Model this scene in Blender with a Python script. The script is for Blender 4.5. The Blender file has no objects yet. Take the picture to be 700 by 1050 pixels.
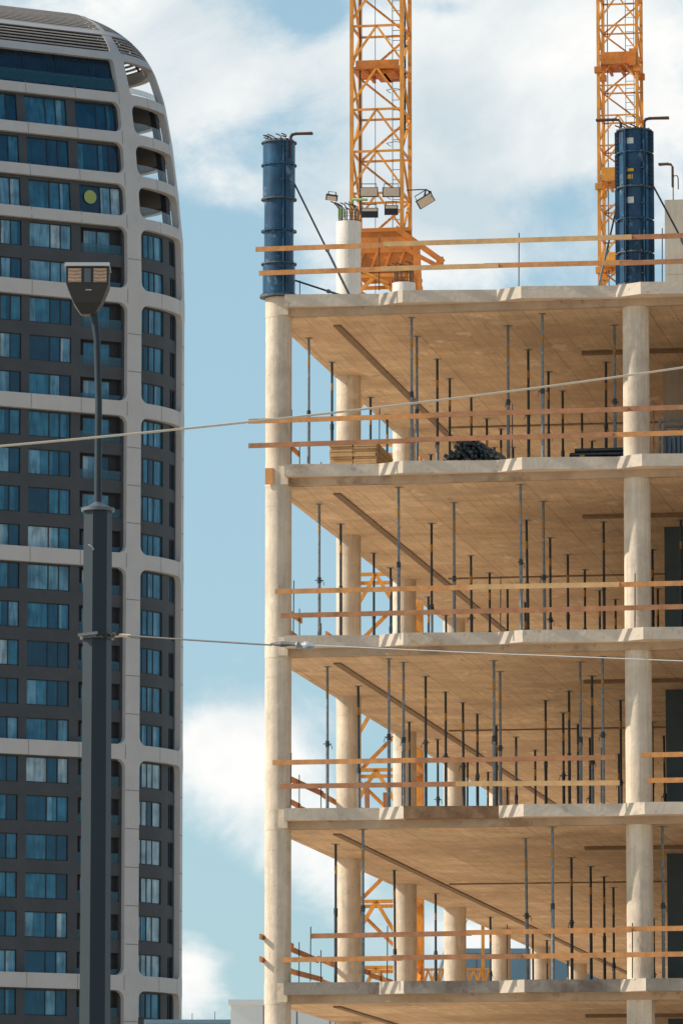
import bpy, math, random
from mathutils import Vector, Matrix
random.seed(7)
R = math.radians
scene = bpy.context.scene
COL = scene.collection

# ------------------------------------------------------------------ helpers
class MB:
    def __init__(s): s.v = []; s.f = []; s.m = []; s.sm = []
    def add(s, vs, fs, mi=0, smooth=False):
        o = len(s.v); s.v += [tuple(p) for p in vs]
        for f in fs: s.f.append([o + i for i in f]); s.m.append(mi); s.sm.append(smooth)
    def box(s, x0, x1, y0, y1, z0, z1, mi=0):
        vs = [(x, y, z) for z in (z0, z1) for y in (y0, y1) for x in (x0, x1)]
        s.add(vs, [(0,2,3,1),(4,5,7,6),(0,1,5,4),(2,6,7,3),(0,4,6,2),(1,3,7,5)], mi)
    def bar(s, a, b, w, h=None, mi=0, up=(0,0,1)):
        a = Vector(a); b = Vector(b); h = h or w; d = (b-a).normalized(); u = Vector(up)
        if abs(d.dot(u)) > .98: u = Vector((0,1,0))
        x = d.cross(u).normalized()*w/2; y = d.cross(x).normalized()*h/2
        vs = [p+sx*x+sy*y for p in (a,b) for sx,sy in ((-1,-1),(1,-1),(1,1),(-1,1))]
        s.add(vs, [(0,1,2,3),(7,6,5,4),(0,4,5,1),(1,5,6,2),(2,6,7,3),(3,7,4,0)], mi)
    def tube(s, pts, r, n=8, mi=0, smooth=True, caps=True):
        pts = [Vector(p) for p in pts]; k = len(pts)
        rs = r if isinstance(r, (list, tuple)) else [r]*k
        vs = []; px = None
        for i, p in enumerate(pts):
            d = (pts[min(i+1,k-1)] - pts[max(i-1,0)]).normalized()
            if px is None:
                u = Vector((0,0,1)) if abs(d.z) < .9 else Vector((0,1,0))
                x = d.cross(u).normalized()
            else: x = (px - d*px.dot(d)).normalized()
            px = x; y = d.cross(x)
            for j in range(n):
                a = 2*math.pi*j/n; vs.append(p + rs[i]*(math.cos(a)*x + math.sin(a)*y))
        fs = [(i*n+j, i*n+(j+1)%n, (i+1)*n+(j+1)%n, (i+1)*n+j) for i in range(k-1) for j in range(n)]
        s.add(vs, fs, mi, smooth)
        if caps: s.add(vs[:n], [tuple(range(n))[::-1]], mi); s.add(vs[-n:], [tuple(range(n))], mi)
    def cyl(s, x, y, z0, z1, r, n=32, mi=0, smooth=True, rot=0):
        c = [(math.cos(2*math.pi*j/n+rot)*r, math.sin(2*math.pi*j/n+rot)*r) for j in range(n)]
        s.add([(x+a, y+b, z) for z in (z0, z1) for a, b in c], [(j,(j+1)%n,n+(j+1)%n,n+j) for j in range(n)], mi, smooth)
        s.add([(x+a, y+b, z0) for a, b in c], [tuple(range(n))[::-1]], mi)
        s.add([(x+a, y+b, z1) for a, b in c], [tuple(range(n))], mi)
    def prism(s, poly, z0, z1, mi=0):
        n = len(poly)
        s.add([(x,y,z0) for x,y in poly]+[(x,y,z1) for x,y in poly],
              [tuple(range(n))[::-1], tuple(range(n,2*n))]+[(j,(j+1)%n,n+(j+1)%n,n+j) for j in range(n)], mi)
    def mesh(s, name, mats):
        me = bpy.data.meshes.new(name); me.from_pydata(s.v, [], s.f)
        for m in (mats if isinstance(mats,(list,tuple)) else [mats]): me.materials.append(m)
        me.polygons.foreach_set('material_index', s.m); me.polygons.foreach_set('use_smooth', s.sm)
        me.update(); return me
    def build(s, name, mats, parent=None, loc=(0,0,0), rz=0):
        return link(name, s.mesh(name, mats), parent, loc, rz)
def link(name, me, parent=None, loc=(0,0,0), rz=0):
    o = bpy.data.objects.new(name, me); COL.objects.link(o)
    o.location = loc; o.rotation_euler = (0,0,rz)
    if parent: o.parent = parent
    return o
def tag(o, label=None, cat=None, group=None, kind=None):
    for k, v in (('label',label),('category',cat),('group',group),('kind',kind)):
        if v: o[k] = v
    return o
def empty(name, label, cat, loc=(0,0,0), rz=0, group=None):
    return tag(link(name, None, None, loc, rz), label, cat, group)
def copy_tree(o, parent=None):
    c = o.copy(); COL.objects.link(c)
    if parent: c.parent = parent
    for ch in list(o.children): copy_tree(ch, c)
    return c

# ------------------------------------------------------------------ materials
def mat(name, col, rough=.7, metal=0., spec=.5, noise=0., nscale=4., streak=0., bump=0., bscale=30., tint2=None, coord='Object', emit=None, blot=None):
    m = bpy.data.materials.new(name); m.use_nodes = True; nt = m.node_tree; N = nt.nodes; L = nt.links
    b = N['Principled BSDF']; b.inputs['Base Color'].default_value = (*col,1); b.inputs['Roughness'].default_value = rough
    b.inputs['Metallic'].default_value = metal; b.inputs['Specular IOR Level'].default_value = spec
    if noise or streak or bump or blot:
        tc = N.new('ShaderNodeTexCoord')
    out = None
    if noise:
        n = N.new('ShaderNodeTexNoise'); n.inputs['Scale'].default_value = nscale; n.inputs['Detail'].default_value = 6; n.inputs['Roughness'].default_value = .65
        L.new(tc.outputs[coord], n.inputs['Vector'])
        mr = N.new('ShaderNodeMapRange'); mr.inputs['From Min'].default_value = .3; mr.inputs['From Max'].default_value = .7
        L.new(n.outputs['Fac'], mr.inputs['Value'])
        mx = N.new('ShaderNodeMix'); mx.data_type = 'RGBA'
        t2 = tint2 or tuple(c*(1-noise) for c in col); t1 = col if tint2 else tuple(min(1,c*(1+noise*.6)) for c in col)
        mx.inputs[6].default_value = (*t1,1); mx.inputs[7].default_value = (*t2,1)
        L.new(mr.outputs[0], mx.inputs[0]); out = mx.outputs[2]
    if streak:
        mp = N.new('ShaderNodeMapping'); mp.inputs['Scale'].default_value = (9,9,.5); L.new(tc.outputs[coord], mp.inputs['Vector'])
        n2 = N.new('ShaderNodeTexNoise'); n2.inputs['Scale'].default_value = 1.5; n2.inputs['Detail'].default_value = 5; L.new(mp.outputs[0], n2.inputs['Vector'])
        mr2 = N.new('ShaderNodeMapRange'); mr2.inputs['From Min'].default_value = .35; mr2.inputs['From Max'].default_value = .7; mr2.inputs['To Min'].default_value = 1; mr2.inputs['To Max'].default_value = 1-streak
        L.new(n2.outputs['Fac'], mr2.inputs['Value'])
        mm = N.new('ShaderNodeMix'); mm.data_type = 'RGBA'; mm.blend_type = 'MULTIPLY'; mm.inputs[0].default_value = 1
        if out: L.new(out, mm.inputs[6])
        else: mm.inputs[6].default_value = (*col,1)
        L.new(mr2.outputs[0], mm.inputs[7]); out = mm.outputs[2]
    for (bsc, thr, wid, bcol, bamt, sx, sz) in (blot or []):
        mp = N.new('ShaderNodeMapping'); mp.inputs['Scale'].default_value = (sx,sx,sz); mp.inputs['Location'].default_value = (bsc*1.7,thr*9,bsc); L.new(tc.outputs[coord], mp.inputs['Vector'])
        nb = N.new('ShaderNodeTexNoise'); nb.inputs['Scale'].default_value = bsc; nb.inputs['Detail'].default_value = 8; nb.inputs['Roughness'].default_value = .7; L.new(mp.outputs[0], nb.inputs['Vector'])
        mb = N.new('ShaderNodeMapRange'); mb.inputs['From Min'].default_value = thr; mb.inputs['From Max'].default_value = thr+wid; mb.inputs['To Max'].default_value = bamt; L.new(nb.outputs['Fac'], mb.inputs['Value'])
        xb = N.new('ShaderNodeMix'); xb.data_type = 'RGBA'; L.new(mb.outputs[0], xb.inputs[0]); xb.inputs[7].default_value = (*bcol,1)
        if out: L.new(out, xb.inputs[6])
        else: xb.inputs[6].default_value = (*col,1)
        out = xb.outputs[2]
    if out: L.new(out, b.inputs['Base Color'])
    if bump:
        n3 = N.new('ShaderNodeTexNoise'); n3.inputs['Scale'].default_value = bscale; n3.inputs['Detail'].default_value = 4; L.new(tc.outputs[coord], n3.inputs['Vector'])
        bp = N.new('ShaderNodeBump'); bp.inputs['Strength'].default_value = bump; bp.inputs['Distance'].default_value = .02
        L.new(n3.outputs['Fac'], bp.inputs['Height']); L.new(bp.outputs[0], b.inputs['Normal'])
    if emit: b.inputs['Emission Color'].default_value = (*emit[0],1); b.inputs['Emission Strength'].default_value = emit[1]
    return m
def panel_soffit():
    m = mat('soffit_ply_print', (.6,.42,.26), .8); nt = m.node_tree; N = nt.nodes; L = nt.links; b = N['Principled BSDF']
    tc = N.new('ShaderNodeTexCoord')
    def brick(w, h, rot, mort, c1, c2):
        mp = N.new('ShaderNodeMapping'); mp.inputs['Rotation'].default_value = (0,0,rot); L.new(tc.outputs['Object'], mp.inputs['Vector'])
        k = N.new('ShaderNodeTexBrick'); k.inputs['Scale'].default_value = 1; k.inputs['Brick Width'].default_value = w; k.inputs['Row Height'].default_value = h
        k.inputs['Mortar Size'].default_value = mort; k.inputs['Mortar Smooth'].default_value = .2
        k.inputs['Color1'].default_value = (*c1,1); k.inputs['Color2'].default_value = (*c2,1); k.inputs['Mortar'].default_value = (.66,.60,.54,1)
        L.new(mp.outputs[0], k.inputs['Vector']); return k
    k = brick(2.5,.5,R(90),.011,(.98,.98,.98),(.84,.82,.80))
    n = N.new('ShaderNodeTexNoise'); n.inputs['Scale'].default_value = .35; n.inputs['Detail'].default_value = 6; L.new(tc.outputs['Object'], n.inputs['Vector'])
    cr = N.new('ShaderNodeValToRGB'); cr.color_ramp.elements[0].position = .3; cr.color_ramp.elements[1].position = .7
    cr.color_ramp.elements[0].color = (*SOF1,1); cr.color_ramp.elements[1].color = (*SOF2,1)
    L.new(n.outputs['Fac'], cr.inputs[0])
    mp2 = N.new('ShaderNodeMapping'); mp2.inputs['Scale'].default_value = (14,.8,1); L.new(tc.outputs['Object'], mp2.inputs['Vector'])
    n2 = N.new('ShaderNodeTexNoise'); n2.inputs['Scale'].default_value = 1; n2.inputs['Detail'].default_value = 4; L.new(mp2.outputs[0], n2.inputs['Vector'])
    mr = N.new('ShaderNodeMapRange'); mr.inputs['From Min'].default_value = .3; mr.inputs['From Max'].default_value = .75; mr.inputs['To Min'].default_value = 1.05; mr.inputs['To Max'].default_value = .85
    L.new(n2.outputs['Fac'], mr.inputs['Value'])
    a = N.new('ShaderNodeMix'); a.data_type='RGBA'; a.blend_type='MULTIPLY'; a.inputs[0].default_value=.75; L.new(cr.outputs[0], a.inputs[6]); L.new(k.outputs['Color'], a.inputs[7])
    c = N.new('ShaderNodeMix'); c.data_type='RGBA'; c.blend_type='MULTIPLY'; c.inputs[0].default_value=1; L.new(a.outputs[2], c.inputs[6]); L.new(mr.outputs[0], c.inputs[7])
    k2 = brick(1.25,2.5,0,.02,(1,1,1),(.93,.92,.90)); k2.inputs['Mortar'].default_value = (.86,.83,.80,1); k2.offset = 0
    n5 = N.new('ShaderNodeTexNoise'); n5.inputs['Scale'].default_value = 1.1; n5.inputs['Detail'].default_value = 8; n5.inputs['Roughness'].default_value = .7; L.new(tc.outputs['Object'], n5.inputs['Vector'])
    m5 = N.new('ShaderNodeMapRange'); m5.inputs['From Min'].default_value = .35; m5.inputs['From Max'].default_value = .7; m5.inputs['To Min'].default_value = 1.05; m5.inputs['To Max'].default_value = .70; L.new(n5.outputs['Fac'], m5.inputs['Value'])
    d = N.new('ShaderNodeMix'); d.data_type='RGBA'; d.blend_type='MULTIPLY'; d.inputs[0].default_value=1; L.new(c.outputs[2], d.inputs[6]); L.new(k2.outputs['Color'], d.inputs[7])
    e = N.new('ShaderNodeMix'); e.data_type='RGBA'; e.blend_type='MULTIPLY'; e.inputs[0].default_value=1; L.new(d.outputs[2], e.inputs[6]); L.new(m5.outputs[0], e.inputs[7])
    last = e.outputs[2]
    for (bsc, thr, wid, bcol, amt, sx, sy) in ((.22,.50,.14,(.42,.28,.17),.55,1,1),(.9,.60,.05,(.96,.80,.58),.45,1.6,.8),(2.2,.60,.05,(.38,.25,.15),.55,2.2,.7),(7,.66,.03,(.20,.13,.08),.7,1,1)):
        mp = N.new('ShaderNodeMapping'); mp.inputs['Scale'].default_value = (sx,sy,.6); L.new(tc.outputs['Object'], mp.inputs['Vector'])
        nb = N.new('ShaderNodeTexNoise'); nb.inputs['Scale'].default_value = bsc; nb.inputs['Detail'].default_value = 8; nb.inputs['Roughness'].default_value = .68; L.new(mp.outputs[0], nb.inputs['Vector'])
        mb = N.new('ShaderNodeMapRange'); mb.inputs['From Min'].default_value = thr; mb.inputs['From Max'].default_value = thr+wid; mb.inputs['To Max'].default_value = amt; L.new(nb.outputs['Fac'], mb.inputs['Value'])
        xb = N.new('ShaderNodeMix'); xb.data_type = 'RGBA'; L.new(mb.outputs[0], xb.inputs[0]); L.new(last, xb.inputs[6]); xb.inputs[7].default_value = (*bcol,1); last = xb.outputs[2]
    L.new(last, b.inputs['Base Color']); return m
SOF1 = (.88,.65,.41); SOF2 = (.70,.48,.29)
M = {}
M['soffit'] = panel_soffit()
M['column'] = mat('cast_column_concrete', (.72,.60,.46), .8, noise=.18, nscale=2.2, streak=.2, blot=[(1.1,.54,.10,(.40,.33,.26),.55,1,.55),(3.2,.60,.06,(.30,.25,.19),.5,1.4,.4),(9,.64,.04,(.22,.18,.14),.6,1,1),(1.6,.62,.05,(.88,.80,.68),.5,1,1)], bump=.35, bscale=18)
M['column_grey'] = mat('fresh_column_concrete', (.76,.70,.62), .8, noise=.12, nscale=2.2, streak=.12, blot=[(2.5,.6,.06,(.45,.40,.34),.4,1,.6)], bump=.3, bscale=18)
M['slab'] = mat('slab_concrete', (.50,.36,.24), .85, noise=.25, nscale=1.6, blot=[(.7,.56,.08,(.24,.15,.09),.7,1,1),(4,.62,.05,(.18,.13,.09),.6,1,1)], bump=.3, bscale=14)
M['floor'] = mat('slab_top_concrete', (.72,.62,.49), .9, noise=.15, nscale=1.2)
M['fascia'] = mat('upstand_concrete', (.64,.54,.43), .85, noise=.22, nscale=1.1, blot=[(.45,.56,.07,(.42,.22,.09),.7,1,1),(2.6,.60,.05,(.34,.29,.23),.6,1,1),(7,.63,.05,(.22,.18,.14),.6,1,1)], bump=.35, bscale=12)
M['fascia_dark'] = mat('dark_upstand_concrete', (.34,.29,.24), .85, noise=.35, nscale=1.0, bump=.35, bscale=12, blot=[(.5,.52,.08,(.14,.10,.08),.7,1,1)])  # darker concrete for the long runs of the lowest slab in view
M['rust'] = mat('rust_stained_concrete', (.30,.17,.09), .9, noise=.5, nscale=3)
M['strip'] = mat('dark_joint_strip', (.24,.155,.09), .8, noise=.3, nscale=6)
M['core'] = mat('core_wall_concrete', (.46,.40,.32), .85, noise=.15, nscale=1.5, streak=.12, bump=.2)
M['navy'] = mat('navy_wall_sheet', (.055,.088,.105), .7, noise=.3, nscale=1)
M['wood'] = mat('new_plank_wood', (.64,.29,.10), .75, noise=.3, nscale=3.5, streak=.15, bump=.2)
M['wood_pale'] = mat('pale_plank_wood', (.62,.38,.17), .75, noise=.25, nscale=3.5, bump=.2)
M['wood_red'] = mat('weathered_plank_wood', (.42,.19,.09), .8, noise=.35, nscale=3.5, bump=.2)
M['galv'] = mat('galvanised_prop_steel', (.20,.235,.26), .55, .2, blot=[(6,.58,.05,(.45,.40,.33),.6,1,1)], noise=.4, nscale=14)
M['dark_steel'] = mat('dark_prop_steel', (.045,.060,.072), .55, .2, noise=.5, nscale=14)
M['amber'] = mat('yellow_prop_paint', (.42,.22,.035), .6, noise=.4, nscale=20)
M['rebar'] = mat('rusty_rebar', (.10,.06,.045), .8, .2, noise=.4, nscale=20)
M['rod'] = mat('thin_steel_rod', (.06,.06,.07), .6, .5)
M['blue'] = mat('blue_formwork_paint', (.022,.10,.19), .38, .1, noise=.5, nscale=2.2, tint2=(.005,.035,.085), blot=[(2.2,.60,.05,(.22,.30,.36),.55,1,.7),(12,.66,.03,(.45,.43,.40),.6,1,1)], streak=.3, bump=.1)
M['blue_rim'] = mat('worn_flange_steel', (.10,.12,.14), .6, .3, noise=.6, nscale=12)
M['white'] = mat('white_sticker', (.7,.68,.62), .6, noise=.2, nscale=30)
M['yellow'] = mat('yellow_marking', (.72,.40,.05), .6)
M['green'] = mat('green_cap_plastic', (.20,.30,.09), .6)
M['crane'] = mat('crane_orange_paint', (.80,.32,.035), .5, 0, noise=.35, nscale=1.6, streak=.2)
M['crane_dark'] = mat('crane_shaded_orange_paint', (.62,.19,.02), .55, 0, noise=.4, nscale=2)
M['black'] = mat('black_plastic', (.015,.016,.018), .5)
M['lens'] = mat('floodlight_panel', (.62,.48,.35), .4, noise=.1, nscale=10)
M['shell'] = mat('tower_shell_panel', (.50,.47,.445), .6, noise=.07, nscale=.5, streak=.05, bump=.05)
M['cladding'] = mat('tower_dark_cladding', (.054,.058,.064), .7, noise=.2, nscale=.5)
M['mullion'] = mat('window_frame_black', (.012,.016,.022), .5)
M['seam'] = mat('panel_seam', (.18,.17,.16), .8)
M['slat'] = mat('roof_slat_metal', (.42,.36,.30), .5, .1, noise=.1, nscale=1)
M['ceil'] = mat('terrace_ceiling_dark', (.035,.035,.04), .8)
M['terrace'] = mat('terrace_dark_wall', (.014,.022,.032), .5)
M['pole'] = mat('lamp_pole_paint', (.012,.024,.033), .5, .0, noise=.12, nscale=2)
M['pole_rim'] = mat('lamp_cap_metal', (.14,.15,.16), .45, .4)
M['lamp_body'] = mat('lamp_housing', (.035,.032,.030), .5)
M['lamp_amber'] = mat('lamp_reflector', (.66,.42,.27), .35, .2, noise=.2, nscale=30)
M['lamp_fin'] = mat('lamp_reflector_fin', (.40,.22,.13), .5)
M['lamp_brown'] = mat('lamp_reflector_shade', (.10,.05,.028), .5)
M['cable'] = mat('pale_cable', (.80,.66,.48), .7)
M['cable_dark'] = mat('dark_wire', (.10,.10,.10), .6)
M['ceramic'] = mat('insulator_grey', (.35,.36,.36), .4)
M['ground'] = mat('site_ground', (.55,.45,.34), .95, noise=.3, nscale=.05)
M['asphalt'] = mat('asphalt', (.05,.05,.052), .9, noise=.3, nscale=.4)
M['pale_clad'] = mat('pale_cladding', (.78,.80,.77), .6, noise=.06, nscale=.2)
M['blue_clad'] = mat('blue_grey_cladding', (.22,.33,.39), .35, noise=.15, nscale=.2)
M['tube'] = mat('grey_blue_tube', (.22,.29,.33), .5, .1, noise=.4, nscale=5)
M['tarp'] = mat('grey_blue_sheet', (.12,.17,.21), .6, noise=.3, nscale=3)
def glass_mat(name, col, rough, curtain=0.):
    m = mat(name, col, rough, 0, .9); nt = m.node_tree; N = nt.nodes; L = nt.links; b = N['Principled BSDF']
    b.inputs['IOR'].default_value = 1.45; b.inputs['Specular Tint'].default_value = (.45,.75,1,1)
    tc = N.new('ShaderNodeTexCoord'); mp = N.new('ShaderNodeMapping'); mp.inputs['Scale'].default_value = (4,4,.5); L.new(tc.outputs['Object'], mp.inputs['Vector'])
    n = N.new('ShaderNodeTexNoise'); n.inputs['Scale'].default_value = 1; n.inputs['Detail'].default_value = 3; L.new(mp.outputs[0], n.inputs['Vector'])
    n2 = N.new('ShaderNodeTexNoise'); n2.inputs['Scale'].default_value = .8; n2.inputs['Detail'].default_value = 2; L.new(tc.outputs['Object'], n2.inputs['Vector'])
    ad = N.new('ShaderNodeMath'); ad.operation='MULTIPLY_ADD'; ad.inputs[1].default_value = .5; L.new(n2.outputs['Fac'], ad.inputs[0]); 
    hm = N.new('ShaderNodeMath'); hm.operation='MULTIPLY'; hm.inputs[1].default_value=.5; L.new(n.outputs['Fac'], hm.inputs[0]); L.new(hm.outputs[0], ad.inputs[2])
    cr = N.new('ShaderNodeValToRGB'); cr.color_ramp.elements[0].position = .35; cr.color_ramp.elements[1].position = .65
    cr.color_ramp.elements[0].color = tuple(c*.55 for c in col)+(1,); cr.color_ramp.elements[1].color = tuple(min(1,c*(1.35+curtain)) for c in col)+(1,)
    L.new(ad.outputs[0], cr.inputs[0]); L.new(cr.outputs[0], b.inputs['Base Color']); return m
GL = [glass_mat('window_glass_deep', (.008,.046,.080), .08), glass_mat('window_glass_mid', (.025,.105,.160), .1, .3),
      glass_mat('window_glass_curtain', (.09,.19,.25), .12, .4), glass_mat('window_glass_pale', (.24,.31,.34), .15, .3),
      glass_mat('window_glass_dark', (.008,.020,.032), .08)]
M['glass_dark'] = GL[4]
def clear_glass(name, col, al):
    m = bpy.data.materials.new(name); m.use_nodes = True; b = m.node_tree.nodes['Principled BSDF']
    b.inputs['Base Color'].default_value = (*col,1); b.inputs['Roughness'].default_value = .05; b.inputs['Alpha'].default_value = al; return m
M['clear'] = clear_glass('balustrade_glass', (.60,.74,.80), .22)
M['clear_dark'] = clear_glass('tinted_balustrade_glass', (.03,.10,.14), .6)

# ------------------------------------------------------------------ camera
cam_d = bpy.data.cameras.new('camera'); cam = bpy.data.objects.new('camera', cam_d); COL.objects.link(cam)
cam_d.sensor_fit = 'VERTICAL'; cam_d.sensor_height = 36; cam_d.lens = 36*5833/1050; cam_d.clip_start = 1; cam_d.clip_end = 20000
PITCH = math.atan(820/5833)
cam.location = (0,0,1.6); cam.rotation_euler = (R(90)+PITCH, 0, 0); scene.camera = cam

# ------------------------------------------------------------------ light, sky
SUN_EL, SUN_FRONT = R(38), R(2)
sv = Vector((-math.cos(SUN_FRONT)*math.cos(SUN_EL), -math.sin(SUN_FRONT)*math.cos(SUN_EL), math.sin(SUN_EL)))
ld = bpy.data.lights.new('sun', 'SUN'); ld.energy = 5.0; ld.angle = R(.5); ld.color = (1,.92,.80)
lo = bpy.data.objects.new('sun', ld); COL.objects.link(lo); lo.rotation_euler = sv.to_track_quat('Z','Y').to_euler()
w = bpy.data.worlds.new('World'); scene.world = w; w.use_nodes = True; nt = w.node_tree; N = nt.nodes; L = nt.links
bg = N['Background']; sky = N.new('ShaderNodeTexSky'); sky.sky_type = 'NISHITA'; sky.sun_disc = False
sky.sun_elevation = SUN_EL; sky.sun_rotation = math.atan2(sv.x, sv.y)
sky.air_density = 1.0; sky.dust_density = .8; sky.ozone_density = 1.5
def nd(t, **k):
    n = N.new(t)
    for a, b in k.items(): setattr(n, a, b)
    return n
def mth(op, a, b=None, c=None):
    n = nd('ShaderNodeMath', operation=op)
    for i, v in enumerate((a,b,c)):
        if v is None: continue
        if isinstance(v,(int,float)): n.inputs[i].default_value = v
        else: L.new(v, n.inputs[i])
    return n.outputs[0]
tc = nd('ShaderNodeTexCoord'); sep = nd('ShaderNodeSeparateXYZ'); L.new(tc.outputs['Generated'], sep.inputs[0])
az = mth('ARCTAN2', sep.outputs[0], sep.outputs[1]); el = mth('ARCSINE', sep.outputs[2])
cv = nd('ShaderNodeCombineXYZ'); L.new(az, cv.inputs[0]); L.new(mth('MULTIPLY', el, 1.25), cv.inputs[1]); cv.inputs[2].default_value = 3.7
def noise(scale, detail, rough, dist=0):
    n = nd('ShaderNodeTexNoise'); n.inputs['Scale'].default_value = scale; n.inputs['Detail'].default_value = detail
    n.inputs['Roughness'].default_value = rough; n.inputs['Distortion'].default_value = dist; L.new(cv.outputs[0], n.inputs['Vector']); return n.outputs['Fac']
dens = mth('MULTIPLY_ADD', mth('SUBTRACT', noise(24,11,.62,.35), .5), 2.1, .255)
# cumulus banks in the sky: direction (azimuth, elevation), spread and weight
def E_(y): return math.atan(820/5833) + math.atan((525-y)/5833)
def A_(x): return math.atan((x-350)/5833/.985)
banks = [(200,110,75,85,.55),(215,195,50,24,.35),(470,60,190,90,.62),(620,110,160,120,.5),(470,245,150,75,.45),(130,60,200,60,.35),
         (250,770,85,50,.9),(330,870,90,60,.55),(200,1000,32,40,.7),(470,960,60,40,.5),(318,12,38,26,-.8),(565,205,80,26,-.26),(225,330,60,130,-.6),(235,560,90,120,-.85),(230,925,55,32,-.45),(420,520,90,90,-.6),(465,8,40,14,-.35)]
for x,y,rx,ry,wt in banks:
    dx = mth('DIVIDE', mth('SUBTRACT', az, A_(x)), rx/5833); dy = mth('DIVIDE', mth('SUBTRACT', el, E_(y)), ry/5833)
    g = mth('POWER', 2.718, mth('MULTIPLY', mth('MULTIPLY_ADD', dx, dx, mth('MULTIPLY', dy, dy)), -1.0))
    dens = mth('MULTIPLY_ADD', g, wt, dens)
mr = nd('ShaderNodeMapRange', interpolation_type='SMOOTHSTEP'); mr.inputs['From Min'].default_value = .18; mr.inputs['From Max'].default_value = .78; L.new(dens, mr.inputs['Value'])
# cloud body: whiter where dense, blue-grey in the thin and shaded parts
cr = nd('ShaderNodeValToRGB'); cr.color_ramp.elements[0].position = .34; cr.color_ramp.elements[1].position = .58
cr.color_ramp.elements[0].color = (.60,.71,.77,1); cr.color_ramp.elements[1].color = (1.0,1.0,.98,1)
L.new(noise(17,7,.55,.3), cr.inputs[0])
tint = nd('ShaderNodeMix', data_type='RGBA', blend_type='MULTIPLY'); tint.inputs[0].default_value = 1
clear_sky = nd('ShaderNodeMix', data_type='RGBA'); hz = nd('ShaderNodeMapRange', interpolation_type='SMOOTHSTEP'); hz.inputs['From Min'].default_value = .24; hz.inputs['From Max'].default_value = .55; hz.inputs['To Min'].default_value = .66; hz.inputs['To Max'].default_value = .0; L.new(el, hz.inputs['Value']); L.new(hz.outputs[0], clear_sky.inputs[0]); clear_sky.inputs[7].default_value = (.40,.615,.745,1); L.new(tint.outputs[2], clear_sky.inputs[6])
SKYK = .14
tint.inputs[7].default_value = (SKYK*.92, SKYK*1.02, SKYK*.96, 1); L.new(sky.outputs[0], tint.inputs[6])
cc = nd('ShaderNodeMapRange', interpolation_type='SMOOTHSTEP'); cc.inputs['From Min'].default_value = .26; cc.inputs['From Max'].default_value = .6; cc.inputs['To Min'].default_value = 1; cc.inputs['To Max'].default_value = .35; L.new(el, cc.inputs['Value'])
mx = nd('ShaderNodeMix', data_type='RGBA'); L.new(mth('MULTIPLY', mr.outputs[0], cc.outputs[0]), mx.inputs[0]); L.new(clear_sky.outputs[2], mx.inputs[6]); L.new(cr.outputs[0], mx.inputs[7])
L.new(mx.outputs[2], bg.inputs[0]); bg.inputs[1].default_value = 1.0

# ------------------------------------------------------------------ ground
g = MB(); g.add([(-6000,-3000,0),(6000,-3000,0),(6000,12000,0),(-6000,12000,0)], [(0,1,2,3)])
tag(g.build('ground', M['ground']), kind='structure')
g = MB(); g.box(-60,60,40,56,-.1,.004)
tag(g.build('road', M['asphalt']), kind='structure')
g = MB(); g.box(-60,60,56.02,66,-.1,.13)
tag(g.build('pavement', M['fascia']), kind='structure')

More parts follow.
